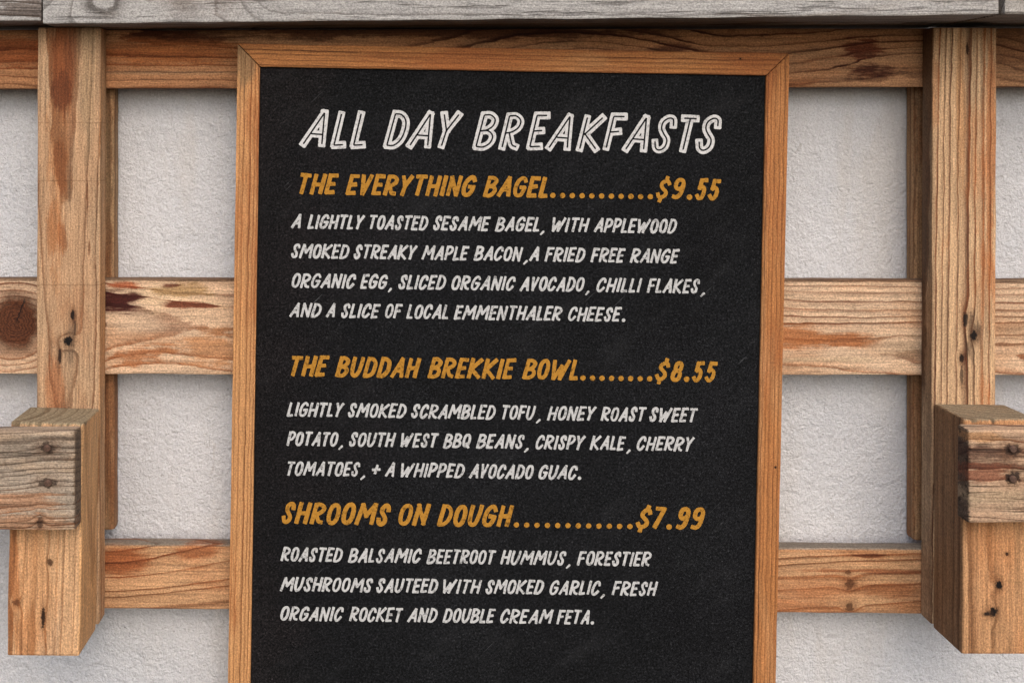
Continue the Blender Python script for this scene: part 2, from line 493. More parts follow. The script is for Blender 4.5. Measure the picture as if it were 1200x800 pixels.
cR = Vector((0.6595, (PF + PB) / 2, Z0 + (zt + zb) / 2))
pk = lambda px, py: loc_v(px, py, PF, cR)
mR = wood("striped_post_wood", 9, early=srgb(208, 178, 144), late=srgb(124, 64, 32), spacing=0.0088, a0=0.16, b0=0.02, tilt=(0.012, 0.0), warp=0.006,
          warpL=2.2, lstr=1.0, orange=(srgb(188, 122, 66), 0.5, 0.5, 0.64), grey=(srgb(194, 170, 142), 0.3, 0.5, 0.66),
          patches=[(*pk(1160, 150), 0.2, 0.008, srgb(186, 118, 60), 0.6, 0.6), (*pk(1125, 120), 0.15, 0.006, srgb(196, 146, 96), 0.5, 0.6),
                   (0, 0.0395, 1, 0.0035, srgb(150, 124, 98), 0.8, 0.3), (*pk(1140, 388), 0.03, 0.008, srgb(110, 92, 76), 0.7, 1.0)],  # edge strip: shade on the left side, painted darker
          knots=[(*pk(1131, 374), 0.010, 0.0035, 0.004, BLACK, 0.85, False), (*pk(1141, 393), 0.007, 0.0045, 0.004, BLACK, 0.95, False),
                 (*pk(1127, 419), 0.006, 0.0034, 0.003, BLACK, 0.95, False), (*pk(1127, 440), 0.014, 0.0024, 0.0, srgb(96, 80, 66), 0.7, False),
                 (*pk(1133, 57), 0.008, 0.0022, 0.002, srgb(70, 44, 28), 0.9, False)])
plank("post", zt - zb, 0.075, PB - PF, cR, mR, vertical=True, roll=0.003, parent=frame, seed=9, bevel=0.0018)

# brackets: short stubs on the post fronts
KF = -0.071
tF = (D + KF)
def bracket(x0, x1, zt_, zb_, roll, mat, seed):
    c = Vector(((x0 + x1) / 2, (KF + PF - 0.0012) / 2, Z0 + (zt_ + zb_) / 2))
    return plank("bracket", zt_ - zb_, x1 - x0, PF - 0.0012 - KF, c, mat, vertical=True, roll=roll, parent=frame, seed=seed, bevel=0.0025, rough=0.0011)

cK = Vector((-0.3955, (KF + PF) / 2, Z0 - 0.4565))
pk = lambda px, py: loc_v(px, py, KF, cK)
mKL = wood("left_bracket_wood", 12, early=srgb(212, 176, 138), late=srgb(168, 116, 72), spacing=0.0105, a0=0.08, b0=0.01, tilt=(0.02, 0.0), warp=0.006, lstr=0.7,
           orange=(srgb(200, 148, 98), 0.4, 0.5, 0.62), grey=(srgb(200, 172, 146), 0.4, 0.45, 0.6),
           patches=[(0, -0.0425, 0.5, 0.005, srgb(220, 176, 124), 0.8, 0.4), (*pk(18, 680), 0.07, 0.006, srgb(184, 126, 76), 0.7, 0.5), (*pk(30, 745), 0.03, 0.025, srgb(196, 142, 92), 0.6, 0.7),  # edge strip: light on the stub's right side, painted in
                    (0.1315, 0.0, 0.0055, 0.3, srgb(164, 152, 128), 0.95, 0.25)],
           knots=[(*pk(59, 658), 0.0042, 0.0032, 0.003, srgb(96, 66, 44), 0.8, False), (*pk(52, 722), 0.012, 0.0030, 0.003, srgb(66, 44, 30), 0.95, False),
                  (*pk(20, 706), 0.004, 0.006, 0.004, srgb(120, 78, 46), 0.7, False)])
bracket(-0.436, -0.355, -0.327, -0.586, 0.016, mKL, 12)
cK2 = Vector((0.6645, (KF + PF) / 2, Z0 - 0.4565))
pk = lambda px, py: loc_v(px, py, KF, cK2)
mKR = wood("right_bracket_wood", 14, early=srgb(202, 158, 116), late=srgb(150, 98, 58), spacing=0.012, a0=-0.06, b0=0.12, tilt=(0.02, 0.0), warp=0.008, lstr=0.6,
           orange=(srgb(186, 132, 84), 0.4, 0.48, 0.62), grey=(srgb(192, 160, 124), 0.35, 0.45, 0.6),
           patches=[(0.1330, 0.0, 0.0055, 0.3, srgb(162, 150, 128), 0.95, 0.25), (0, 0.0425, 0.5, 0.0045, srgb(146, 116, 86), 0.8, 0.3)],  # edge strip: the stub's shaded left side, painted a darker brown
           knots=[(*pk(1171, 688), 0.0055, 0.0042, 0.003, BLACK, 1.0, False), (*pk(1164, 720), 0.006, 0.0055, 0.003, BLACK, 1.0, False),
                  (*pk(1157, 722), 0.0032, 0.0045, 0.0, BLACK, 0.9, False), (*pk(1180, 652), 0.0022, 0.0022, 0.0, srgb(70, 44, 28), 0.9, False)])
bracket(0.6235, 0.7055, -0.323, -0.584, 0.004, mKR, 14)

# weathered boards nailed across the bracket fronts
NF = -0.097
def rail_board(x0, x1, zt_, zb_, mat, seed, nails):
    c = Vector(((x0 + x1) / 2, (NF + KF - 0.0012) / 2, Z0 + (zt_ + zb_) / 2))
    b = plank("cross_board", x1 - x0, zt_ - zb_, KF - 0.0012 - NF, c, mat, parent=frame, seed=seed, bevel=0.003, rough=0.0014)
    b["label"] = "weathered cross board with two rusty nail heads"
    for i, (px, py) in enumerate(nails):
        p = W(px, py, NF - 0.0016)
        bm = bmesh.new()
        rng = random.Random(seed * 10 + i)
        bmesh.ops.create_cone(bm, segments=14, radius1=0.0042, radius2=0.0036, depth=0.003, cap_ends=True)
        bmesh.ops.bevel(bm, geom=bm.edges[:], offset=0.0006, segments=1, affect='EDGES')
        for v in bm.verts:
            v.co.x *= 1 + rng.uniform(-0.1, 0.1); v.co.y *= 1 + rng.uniform(-0.1, 0.1)
        me = bpy.data.meshes.new("nail_head")
        bm.to_mesh(me); bm.free()
        mw = Matrix.Translation(p) @ Matrix.Rotation(math.radians(90 + rng.uniform(-7, 7)), 4, 'X')
        link_mesh("nail_head", me, RUST, mw, b)
    return b


def rust():
    n = NT("rusted_nail")
    X, Y, Z = n.coords()
    a = n.noise(n.vec(X, Y, Z), 420, 4, 0.7)
    c = n.ramp(a, [(0.3, srgb(46, 34, 30)), (0.55, srgb(94, 70, 58)), (0.75, srgb(120, 92, 76))])
    return n.out(c, 0.75, 0.4, n.bump(a, 0.6, 0.0008))


RUST = rust()
cN = Vector((-0.677, (NF + KF) / 2, Z0 - 0.384))
pk = lambda px, py: loc_h(px, py, NF, cN)
mNL = wood("left_board_wood", 16, early=srgb(192, 172, 150), late=srgb(76, 52, 42), spacing=0.0078, a0=0.12, b0=0.03, tilt=(-0.07, 0.02), warp=0.007, warpL=5.0, lstr=1.0,
           orange=(srgb(186, 138, 98), 0.6, 0.5, 0.62), grey=(srgb(176, 166, 154), 0.7, 0.42, 0.58), dark_lines=0.4, fibre=0.36, bump=0.8,
           patches=[(0.3245, 0, 0.0045, 0.4, srgb(132, 114, 96), 0.9, 0.4), (*pk(40, 612), 0.06, 0.012, srgb(188, 144, 108), 0.7, 1.0), (*pk(60, 524), 0.07, 0.012, srgb(128, 116, 104), 0.5, 1.0),
                    (*pk(20, 590), 0.05, 0.012, srgb(190, 140, 100), 0.6, 1.0)],
           knots=[(*pk(47, 612), 0.004, 0.009, 0.006, srgb(70, 50, 38), 0.7, False), (*pk(55, 525), 0.010, 0.007, 0.003, srgb(60, 46, 40), 0.75, False),
                  (*pk(56, 566), 0.012, 0.006, 0.003, srgb(62, 48, 40), 0.7, False)])
rail_board(-1.0, -0.3545, -0.330, -0.4375, mNL, 16, [(55, 525), (56, 566)])
cN2 = Vector((0.9335, (NF + KF) / 2, Z0 - 0.379))
pk = lambda px, py: loc_h(px, py, NF, cN2)
mNR = wood("right_board_wood", 18, early=srgb(200, 172, 146), late=srgb(92, 56, 42), spacing=0.0135, a0=0.10, b0=0.03, tilt=(0.06, 0.03), warp=0.008, lstr=1.0,
           orange=(srgb(180, 124, 88), 0.5, 0.5, 0.62), grey=(srgb(176, 160, 140), 0.7, 0.44, 0.6), dark_lines=0.6, fibre=0.36, bump=0.8,
           patches=[(-0.3185, 0, 0.0045, 0.4, srgb(98, 84, 72), 0.9, 0.4), (*pk(1165, 530), 0.05, 0.009, srgb(100, 70, 58), 0.75, 1.1), (*pk(1158, 556), 0.03, 0.011, srgb(150, 96, 70), 0.75, 1.1),
                    (*pk(1140, 512), 0.04, 0.006, srgb(190, 148, 104), 0.7, 0.8), (*pk(1170, 583), 0.05, 0.010, srgb(186, 166, 140), 0.7, 0.9)],
           knots=[(*pk(1186, 527), 0.010, 0.008, 0.003, srgb(60, 46, 40), 0.75, False), (*pk(1187, 560), 0.010, 0.008, 0.004, srgb(50, 38, 34), 0.85, False)])
rail_board(0.617, 1.25, -0.328, -0.4295, mNR, 18, [(1187, 526), (1187, 561)])

# grey boards along the top
def top_board(x0, x1, z0, yl, yr, roll, seed, mat):
    h, yb = 0.085, 0.068
    ym = (yl + yr) / 2
    ln = x1 - x0
    dep = yb - ym
    c = Vector(((x0 + x1) / 2, (ym + yb) / 2, Z0 + z0 + h / 2))
    k = (yr - yl) / ln
    tb = plank("top_board", ln, h, dep, c, mat, roll=roll, parent=frame, seed=seed, bevel=0.002, rough=0.0009, front=lambda x: k * x)
    tb["label"] = "weathered grey board along the top"
    return tb


GB = dict(early=srgb(176, 174, 172), late=srgb(108, 101, 97), lstr=1.0, orange=(srgb(160, 140, 118), 0.25, 0.52, 0.64),
          grey=(srgb(172, 169, 166), 0.55, 0.42, 0.62), dark_lines=0.4, fibre=0.34, bump=0.7, speck=0.36, gamma=1.12, sat=0.8, val=0.92)
cG = Vector((0.1205, 0, Z0 + 0.12 + 0.0425))
pk = lambda px, py: loc_h(px, py, -0.06, cG)
mG = wood("grey_top_wood", 24, spacing=0.010, a0=0.03, b0=0.02, tilt=(0.03, 0.05), warp=0.008,
          knots=[(*pk(118, -12), 0.034, 0.018, 0.040, srgb(150, 138, 124), 0.0, False), (*pk(212, -10), 0.02, 0.02, 0.025, srgb(120, 106, 94), 0.3, False),
                 (*pk(262, -8), 0.02, 0.02, 0.02, srgb(120, 106, 94), 0.3, False)], **GB)
top_board(-0.408, 0.649, 0.1205, -0.040, -0.100, -0.0045, 24, mG)
mG2 = wood("grey_end_wood", 26, spacing=0.007, a0=0.05, b0=0.04, tilt=(0.02, 0.02), warp=0.006, patches=[(0.33, -0.028, 0.05, 0.012, srgb(96, 76, 62), 0.7, 0.9)], **GB)
top_board(-1.1, -0.4095, 0.1215, -0.045, -0.040, 0.0, 26, mG2)
mG3 = wood("pale_end_wood", 28, spacing=0.009, a0=0.05, b0=0.04, tilt=(0.02, 0.02), warp=0.006, **dict(GB, early=srgb(168, 162, 154)))
top_board(0.657, 1.3, 0.1235, -0.098, -0.105, 0.0, 28, mG3)

# ------------------------------------------------------------------ the menu board
ROT, LEAN = 0.0172, 0.0136
OW, OH, FW, FD = 0.6445, 0.900, 0.0262, 0.022
tl = W(278.5, 51.5, -0.005)
# sign axes: u right, v up, n towards the camera
Rm = Matrix.Rotation(ROT, 4, 'Y') @ Matrix.Rotation(LEAN, 4, 'X')
u = (Rm @ Vector((1, 0, 0, 0))).to_3d(); nrm = (Rm @ Vector((0, -1, 0, 0))).to_3d(); vv = (Rm @ Vector((0, 0, 1, 0))).to_3d()
base = tl + u * (OW / 2) - vv * OH          # middle of the bottom front edge
SM = Matrix.Translation(base) @ Rm
sign = empty("menu_board", base)
sign.matrix_basis = SM
WORLD[sign.name] = SM
tag(sign, "black chalkboard menu in an orange pine frame, headed ALL DAY BREAKFASTS", "menu board")


def frame_piece(length, mw, mat, seed):
    """mitred moulding: local X along, Z from outer edge (0) to inner edge (-FW), front at y=0"""
    bm = bmesh.new()
    g = 0.0006
    a = length / 2 - g
    b = a - FW
    pts = [(-a, 0), (a, 0), (b, -FW), (-b, -FW)]
    f0 = [bm.verts.new((x, 0, z)) for x, z in pts]
    f1 = [bm.verts.new((x, FD, z)) for x, z in pts]
    bm.faces.new(f0[::-1]); bm.faces.new(f1)
    for i in range(4):
        j = (i + 1) % 4
        bm.faces.new((f0[i], f0[j], f1[j], f1[i]))
    bmesh.ops.recalc_face_normals(bm, faces=bm.faces[:])
    bmesh.ops.bevel(bm, geom=bm.edges[:], offset=0.0008, segments=2, affect='EDGES')
    n = int(length / 0.03)
    for i in range(1, n):
        x = -b + 2 * b * i / n
        bmesh.ops.bisect_plane(bm, geom=bm.verts[:] + bm.edges[:] + bm.faces[:], plane_co=(x, 0, 0), plane_no=(1, 0, 0), dist=1e-6)
    for v in bm.verts:
        p = v.co
        k = 1 if p.z > -FW / 2 else -1
        fade = max(0, min(1, (b - abs(p.x)) / 0.03))
        v.co.z += mnoise.noise(Vector((p.x * 20 + seed, k * 4, seed))) * 0.0005 * fade
    me = bpy.data.meshes.new("frame_rail")
    bm.to_mesh(me); bm.free()
    return link_mesh("frame_rail", me, mat, mw, sign)


FR = dict(early=srgb(192, 138, 84), late=srgb(108, 62, 30), lstr=0.9, spacing=0.0056, warp=0.0018, warpL=1.4, speck=0.26, fibre=0.34, bump=0.45,
          orange=(srgb(170, 108, 58), 0.6, 0.44, 0.62), grey=(srgb(202, 164, 122), 0.35, 0.5, 0.68))
T = Matrix.Translation
RYm = lambda a: Matrix.Rotation(a, 4, 'Y')
frame_piece(OW, SM @ T((0, 0, OH)), wood("frame_top_wood", 31, knots=[(0.265, -0.0075, 0.0016, 0.0014, 0, BLACK, 0.9, False)], a0=-0.20, b0=0.02, tilt=(0.004, 0), **FR), 31)
frame_piece(OW, SM @ RYm(math.pi), wood("frame_foot_wood", 32, a0=0.16, b0=0.02, tilt=(0.004, 0), **FR), 32)
# left: outer edge faces -u; local X runs up
frame_piece(OH, SM @ T((-OW / 2, 0, OH / 2)) @ RYm(-math.pi / 2), wood("frame_left_wood", 33, a0=0.18, b0=0.02, tilt=(0.003, 0), patches=[(OH / 2 - 0.02, -0.006, 0.035, 0.016, srgb(150, 128, 100), 0.7, 0.8)], **dict(FR, early=srgb(208, 162, 112), late=srgb(138, 86, 44))), 33)  # paler wood colours paint in the stronger light on this rail
frame_piece(OH, SM @ T((OW / 2, 0, OH / 2)) @ RYm(math.pi / 2), wood("frame_right_wood", 34, knots=[(0.035, -0.006, 0.0017, 0.0014, 0, BLACK, 0.9, False)], patches=[(-0.1, -0.024, 0.2, 0.003, srgb(206, 160, 112), 0.6, 1.2)], a0=0.17, b0=0.02, tilt=(-0.003, 0), **FR), 34)


def slate():
    n = NT("blackboard")
    X, Y, Z = n.coords()
    v = n.vec(X, Y, Z)
    g1 = n.noise(v, 430, 3, 0.8)
    g2 = n.noise(n.vec(n.add(n.mul(X, 0.8), n.mul(Z, 0.5)), Y, n.sub(n.mul(Z, 0.9), n.mul(X, 0.5))), 260, 4, 0.7, 0.5)
    big = n.noise(v, 6.5, 4, 0.6, 0.5)
    g = n.add(n.mul(g1, 0.75), n.mul(g2, 0.25))
    c = n.ramp(g, [(0.34, srgb(1, 1, 2)), (0.48, srgb(17, 18, 20)), (0.58, srgb(32, 33, 36)), (0.72, srgb(70, 71, 75))])
    warm = n.ss(n.add(n.mul(X, -1.0), n.mul(n.sub(big, 0.5), 0.5)), 0.12, 0.32)   # browner towards the left side
    c = n.mix(n.mul(warm, 0.55), c, n.mix(1.0, c, (1.25, 0.92, 0.82, 1), 'MULTIPLY'))
    bv = n.lin(big, 0.3, 0.7, 0.72, 1.18)
    c = n.mix(1.0, c, n.vec(bv, bv, bv), 'MULTIPLY')
    wipe = n.noise(n.vec(n.add(n.mul(X, 9), n.mul(Z, 5)), Y, n.sub(n.mul(Z, 26), n.mul(X, 18))), 1, 5, 0.65, 0.3)
    c = n.mix(n.mul(n.ss(wipe, 0.50, 0.75), 0.05), c, srgb(92, 93, 96))
    # a few old scratches and smears of chalk
    sn = n.noise(n.vec(n.mul(n.add(X, Z), 9), Y, n.mul(n.sub(Z, X), 330)), 1, 2, 0.5)
    sm = n.noise(v, 16, 2, 0.5)
    scr = n.mul(n.ss(sn, 0.68, 0.74), n.ss(sm, 0.56, 0.66))
    c = n.mix(n.mul(scr, 0.5), c, srgb(110, 112, 116))
    return n.out(c, 0.9, 0.12, n.bump(g, 0.5, 0.0009))


REC = 0.004      # panel set back from the frame front
bm = bmesh.new()
bmesh.ops.create_cube(bm, size=1.0)
for q in bm.verts:
    q.co.x *= OW - 2 * FW + 0.012; q.co.y *= 0.005; q.co.z *= OH - 2 * FW + 0.012
me = bpy.data.meshes.new("panel")
bm.to_mesh(me); bm.free()
PM = SM @ T((0, REC + 0.0025, OH / 2))
# the panel edges run inside the frame rails' rebate, so the panel is cut to sit just behind the lip
for vx in me.vertices:
    vx.co.x *= (OW - 2 * FW - 0.0006) / (OW - 2 * FW + 0.012); vx.co.z *= (OH - 2 * FW - 0.0006) / (OH - 2 * FW + 0.012)
panel = link_mesh("panel", me, slate(), PM, sign)

# ------------------------------------------------------------------ lettering: hand-drawn capitals from strokes
G = {
    'A': (0.60, [('p', [(0, 0), (.70, 1)]), ('p', [(.70, 1), (1, 0)]), ('p', [(.27, .33), (.88, .31)])]),
    'B': (0.56, [('p', [(0, 0), (.08, 1)]), ('c', [(.08, 1), (.55, 1), (.92, .86), (.86, .66), (.5, .53), (.06, .49)]), ('c', [(.06, .49), (.6, .5), (1, .34), (.92, .12), (.5, -.01), (0, 0)])]),
    'C': (0.54, [('c', [(.98, .74), (.86, .95), (.55, 1), (.2, .84), (.0, .5), (.04, .16), (.32, -.01), (.66, .04), (.96, .26)])]),
    'D': (0.57, [('p', [(0, 0), (.1, 1)]), ('c', [(.1, 1), (.55, .97), (.92, .78), (1, .48), (.84, .17), (.45, 0), (0, 0)])]),
    'E': (0.47, [('p', [(0, 0), (.03, 1)]), ('p', [(.03, 1), (1, 1)]), ('p', [(.02, .5), (.84, .52)]), ('p', [(0, 0), (.95, .02)])]),
    'F': (0.48, [('p', [(0, 0), (.03, 1)]), ('p', [(.03, 1), (1, 1)]), ('p', [(.02, .5), (.82, .53)])]),
    'G': (0.58, [('c', [(.94, .82), (.78, .98), (.48, 1), (.15, .8), (0, .45), (.08, .12), (.38, -.01), (.72, .06), (.94, .28), (.98, .46)]), ('p', [(.98, .46), (.55, .47)])]),
    'H': (0.56, [('p', [(0, 0), (.04, 1)]), ('p', [(.96, 0), (1, 1)]), ('p', [(.02, .47), (.98, .5)])]),
    'I': (0.21, [('p', [(.5, 0), (.5, 1)])]),
    'K': (0.60, [('p', [(0, 0), (.02, 1)]), ('p', [(.98, 1), (.06, .44)]), ('p', [(.06, .5), (1, 0)])]),
    'L': (0.42, [('p', [(0, 0), (.04, 1)]), ('p', [(0, 0), (1, .02)])]),
    'M': (0.78, [('p', [(0, 0), (.16, 1)]), ('p', [(.16, 1), (.5, .38)]), ('p', [(.5, .38), (.96, 1)]), ('p', [(.96, 1), (1, 0)])]),
    'N': (0.58, [('p', [(0, 0), (.04, 1)]), ('p', [(.04, 1), (.92, 0)]), ('p', [(.92, 0), (1, 1)])]),
    'O': (0.54, [('o', (.5, .5, .5, .5))]),
    'P': (0.52, [('p', [(0, 0), (.06, 1)]), ('c', [(.06, 1), (.6, 1), (1, .84), (.94, .6), (.55, .43), (.04, .4)])]),
    'Q': (0.56, [('o', (.48, .52, .48, .48)), ('p', [(.58, .28), (.96, -.02)])]),
    'R': (0.57, [('p', [(0, 0), (.05, 1)]), ('c', [(.05, 1), (.55, 1), (.94, .85), (.88, .64), (.5, .5), (.04, .45)]), ('c', [(.3, .46), (.5, .25), (.7, .08), (1, .02)])]),
    'S': (0.50, [('c', [(1, .76), (.88, .96), (.55, 1), (.22, .88), (.22, .68), (.48, .5), (.8, .32), (.8, .1), (.5, -.01), (.18, .05), (0, .26)])]),
    'T': (0.54, [('p', [(0, 1), (1, .99)]), ('p', [(.5, 1), (.46, 0)])]),
    'U': (0.56, [('c', [(0, 1), (.0, .6), (.04, .2), (.3, -.01), (.66, .05), (.9, .32), (.97, .7), (1, 1)])]),
    'V': (0.52, [('p', [(0, 1), (.36, 0)]), ('p', [(.36, 0), (1, 1)])]),
    'W': (0.86, [('p', [(0, 1), (.2, 0)]), ('p', [(.2, 0), (.56, .72)]), ('p', [(.56, .72), (.6, 0)]), ('p', [(.6, 0), (1, 1)])]),
    'Y': (0.54, [('p', [(0, 1), (.42, .48)]), ('p', [(1, 1), (.42, .48)]), ('p', [(.42, .5), (.34, 0)])]),
    '5': (0.52, [('p', [(1, 1), (.26, .99)]), ('p', [(.26, .99), (.18, .56)]), ('c', [(.18, .56), (.5, .64), (.88, .52), (.94, .24), (.66, .02), (.3, -.01), (0, .14)])]),
    '7': (0.50, [('p', [(0, 1), (.98, 1)]), ('p', [(.98, 1), (.3, 0)])]),
    '8': (0.52, [('o', (.54, .77, .40, .23)), ('o', (.48, .27, .48, .27))]),
    '9': (0.60, [('o', (.55, .74, .43, .26)), ('c', [(.98, .74), (.95, .42), (.80, .12), (.48, -.01), (.14, .04)])]),
    '$': (0.58, [('c', [(1, .8), (.86, .93), (.55, .96), (.24, .84), (.24, .66), (.48, .52), (.82, .36), (.84, .16), (.5, .02), (.2, .06), (0, .22)]), ('p', [(.62, .96), (.66, 1.16)]), ('p', [(.42, .02), (.4, -.18)])]),
    '+': (0.52, [('p', [(0, .48), (1, .5)]), ('p', [(.5, .2), (.52, .8)])]),
}


def catmull(P, k=6):
    P = [np.array(p, float) for p in P]
    Q = [2 * P[0] - P[1]] + P + [2 * P[-1] - P[-2]]
    out = []
    for i in range(1, len(Q) - 2):
        for j in range(k):
            t = j / k
            out.append(0.5 * ((2 * Q[i]) + (-Q[i - 1] + Q[i + 1]) * t + (2 * Q[i - 1] - 5 * Q[i] + 4 * Q[i + 1] - Q[i + 2]) * t * t + (-Q[i - 1] + 3 * Q[i] - 3 * Q[i + 1] + Q[i + 2]) * t ** 3))
    out.append(P[-1])
    return out


def glyph_strokes(ch, rng, jit):
    wd, st = G[ch]
    res = []
    for s in st:
        if s[0] == 'o':
            cx, cy, rx, ry = s[1]
            ph = rng.uniform(0, 6.28)
            pts = []
            for i in range(29):
                a = ph + 2 * math.pi * i / 28
                e = 0.86
                c_, s_ = math.cos(a), math.sin(a)
                pts.append(np.array((cx + rx * math.copysign(abs(c_) ** e, c_), cy + ry * math.copysign(abs(s_) ** e, s_))))
            res.append((pts, True))
        else:
            P = [(x + rng.uniform(-jit, jit), y + rng.uniform(-jit, jit) * 0.6) for x, y in s[1]]
            res.append((catmull(P) if s[0] == 'c' else [np.array(p, float) for p in P], False))
    return wd, res


class Field:
    """signed distance raster in board millimetres (x right, y up), turned into one clean mesh"""
    def __init__(s, x0, x1, y0, y1, h):
        s.h = h
        s.x0, s.y0 = x0, y0
        s.nx = int((x1 - x0) / h) + 2
        s.ny = int((y1 - y0) / h) + 2
        s.f = np.full((s.ny, s.nx), 1e3)
        s.c = np.full((s.ny, s.nx), 1e3)

    def seg(s, a, b, ra, rb, flat_a, flat_b, inline_cut=0.0):
        m = max(ra, rb) + 2 * s.h + 1
        i0 = max(0, int((min(a[0], b[0]) - m - s.x0) / s.h)); i1 = min(s.nx, int((max(a[0], b[0]) + m - s.x0) / s.h) + 2)
        j0 = max(0, int((min(a[1], b[1]) - m - s.y0) / s.h)); j1 = min(s.ny, int((max(a[1], b[1]) + m - s.y0) / s.h) + 2)
        if i1 <= i0 or j1 <= j0: return
        X = s.x0 + s.h * np.arange(i0, i1)[None, :]
        Y = s.y0 + s.h * np.arange(j0, j1)[:, None]
        d = np.array(b) - np.array(a)
        ln = math.hypot(*d) + 1e-9
        d = d / ln
        t = (X - a[0]) * d[0] + (Y - a[1]) * d[1]
        q = -(X - a[0]) * d[1] + (Y - a[1]) * d[0]
        r = ra + (rb - ra) * np.clip(t / ln, 0, 1)
        tc = np.clip(t, 0, ln)
        cap = np.sqrt((t - tc) ** 2 + q * q) - r
        ov_a, ov_b = -t, t - ln
        k = 0.8
        def rbox(ov):      # nearly flat end with small rounded corners
            cr = 0.3 * r
            dx = np.maximum(ov - k * r + cr, 0); dy = np.maximum(np.abs(q) - r + cr, 0)
            return np.sqrt(dx * dx + dy * dy) - cr
        val = cap
        if flat_a: val = np.where(t < 0.0, rbox(ov_a), val)
        if flat_b: val = np.where(t > ln, rbox(ov_b), val)
        sub = s.f[j0:j1, i0:i1]
        np.minimum(sub, val, out=sub)
        ca = inline_cut if flat_a else 0.0
        cb = inline_cut if flat_b else 0.0
        if inline_cut >= 0:
            tc2 = np.clip(t, min(ca, ln / 2), max(ln - cb, ln / 2))
            cd = np.sqrt((t - tc2) ** 2 + q * q)
            sc = s.c[j0:j1, i0:i1]
            np.minimum(sc, cd, out=sc)

    def mesh(s, to_local, bmverts, faces, edge_noise, seed, inline=0.0):
        f = s.f.copy()
        rs = np.random.RandomState(seed)
        nz = rs.normal(size=f.shape)
        for _ in range(2):
            nz = (nz + np.roll(nz, 1, 0) + np.roll(nz, -1, 0) + np.roll(nz, 1, 1) + np.roll(nz, -1, 1)) / 3.0
        nz /= nz.std() + 1e-9
        f = f + nz * edge_noise
        if inline > 0:
            f = np.maximum(f, inline - s.c + nz * edge_noise * 0.5)
        vid = {}
        def V(kx, ky, key):
            i = vid.get(key)
            if i is None:
                i = len(bmverts)
                bmverts.append(to_local(s.x0 + kx * s.h, s.y0 + ky * s.h))
                vid[key] = i
            return i
        ins = f < 0
        cnt = ins[:-1, :-1].astype(int) + ins[1:, :-1] + ins[:-1, 1:] + ins[1:, 1:]
        for j, i in zip(*np.nonzero(cnt)):
            cs = ((i, j), (i + 1, j), (i + 1, j + 1), (i, j + 1))
            poly = []
            for k in range(4):
                a, b = cs[k], cs[(k + 1) % 4]
                fa, fb = f[a[1], a[0]], f[b[1], b[0]]
                if fa < 0: poly.append(V(a[0], a[1], (a, a)))
                if (fa < 0) != (fb < 0):
                    t = min(0.98, max(0.02, fa / (fa - fb)))
                    key = (a, b) if a < b else (b, a)
                    poly.append(V(a[0] + (b[0] - a[0]) * t, a[1] + (b[1] - a[1]) * t, key))
            if len(poly) >= 3: faces.append(poly)


# board plane for pixel -> board coordinates (a hair in front of the panel)
PSURF = SM @ Vector((0, REC - 0.00035, 0))
cam_p = Vector((0, -D, ZC))
SMI = SM.inverted()


def board(px, py):
    d = W(px, py, 0.0) - cam_p
    t = (PSURF - cam_p).dot(nrm) / d.dot(nrm)
    p = SMI @ (cam_p + d * t)
    return p.x * 1000, p.z * 1000


def chalk(name, col, worn):
    n = NT(name)
    X, Y, Z = n.coords()
    v = n.vec(X, Y, Z)
    a = n.noise(v, 300, 3, 0.8)
    b = n.noise(v, 90, 3, 0.6)
    k = n.add(n.mul(a, 0.75), n.mul(b, 0.25))
    dk = tuple(c * worn for c in col[:3]) + (1,)
    lt = tuple(min(1, c * 1.22) for c in col[:3]) + (1,)
    c = n.ramp(k, [(0.36, dk), (0.48, col), (0.55, col), (0.66, lt)])
    return n.out(c, 0.9, 0.15, n.bump(k, 0.3, 0.0006))


CHALK_T = chalk("white_heading_paint", srgb(200, 200, 201), 0.5)
CHALK_W = chalk("white_chalk_paint", srgb(186, 187, 188), 0.32)
CHALK_Y = chalk("amber_chalk_paint", srgb(170, 122, 48), 0.34)

SL = 0.215      # slant of the hand


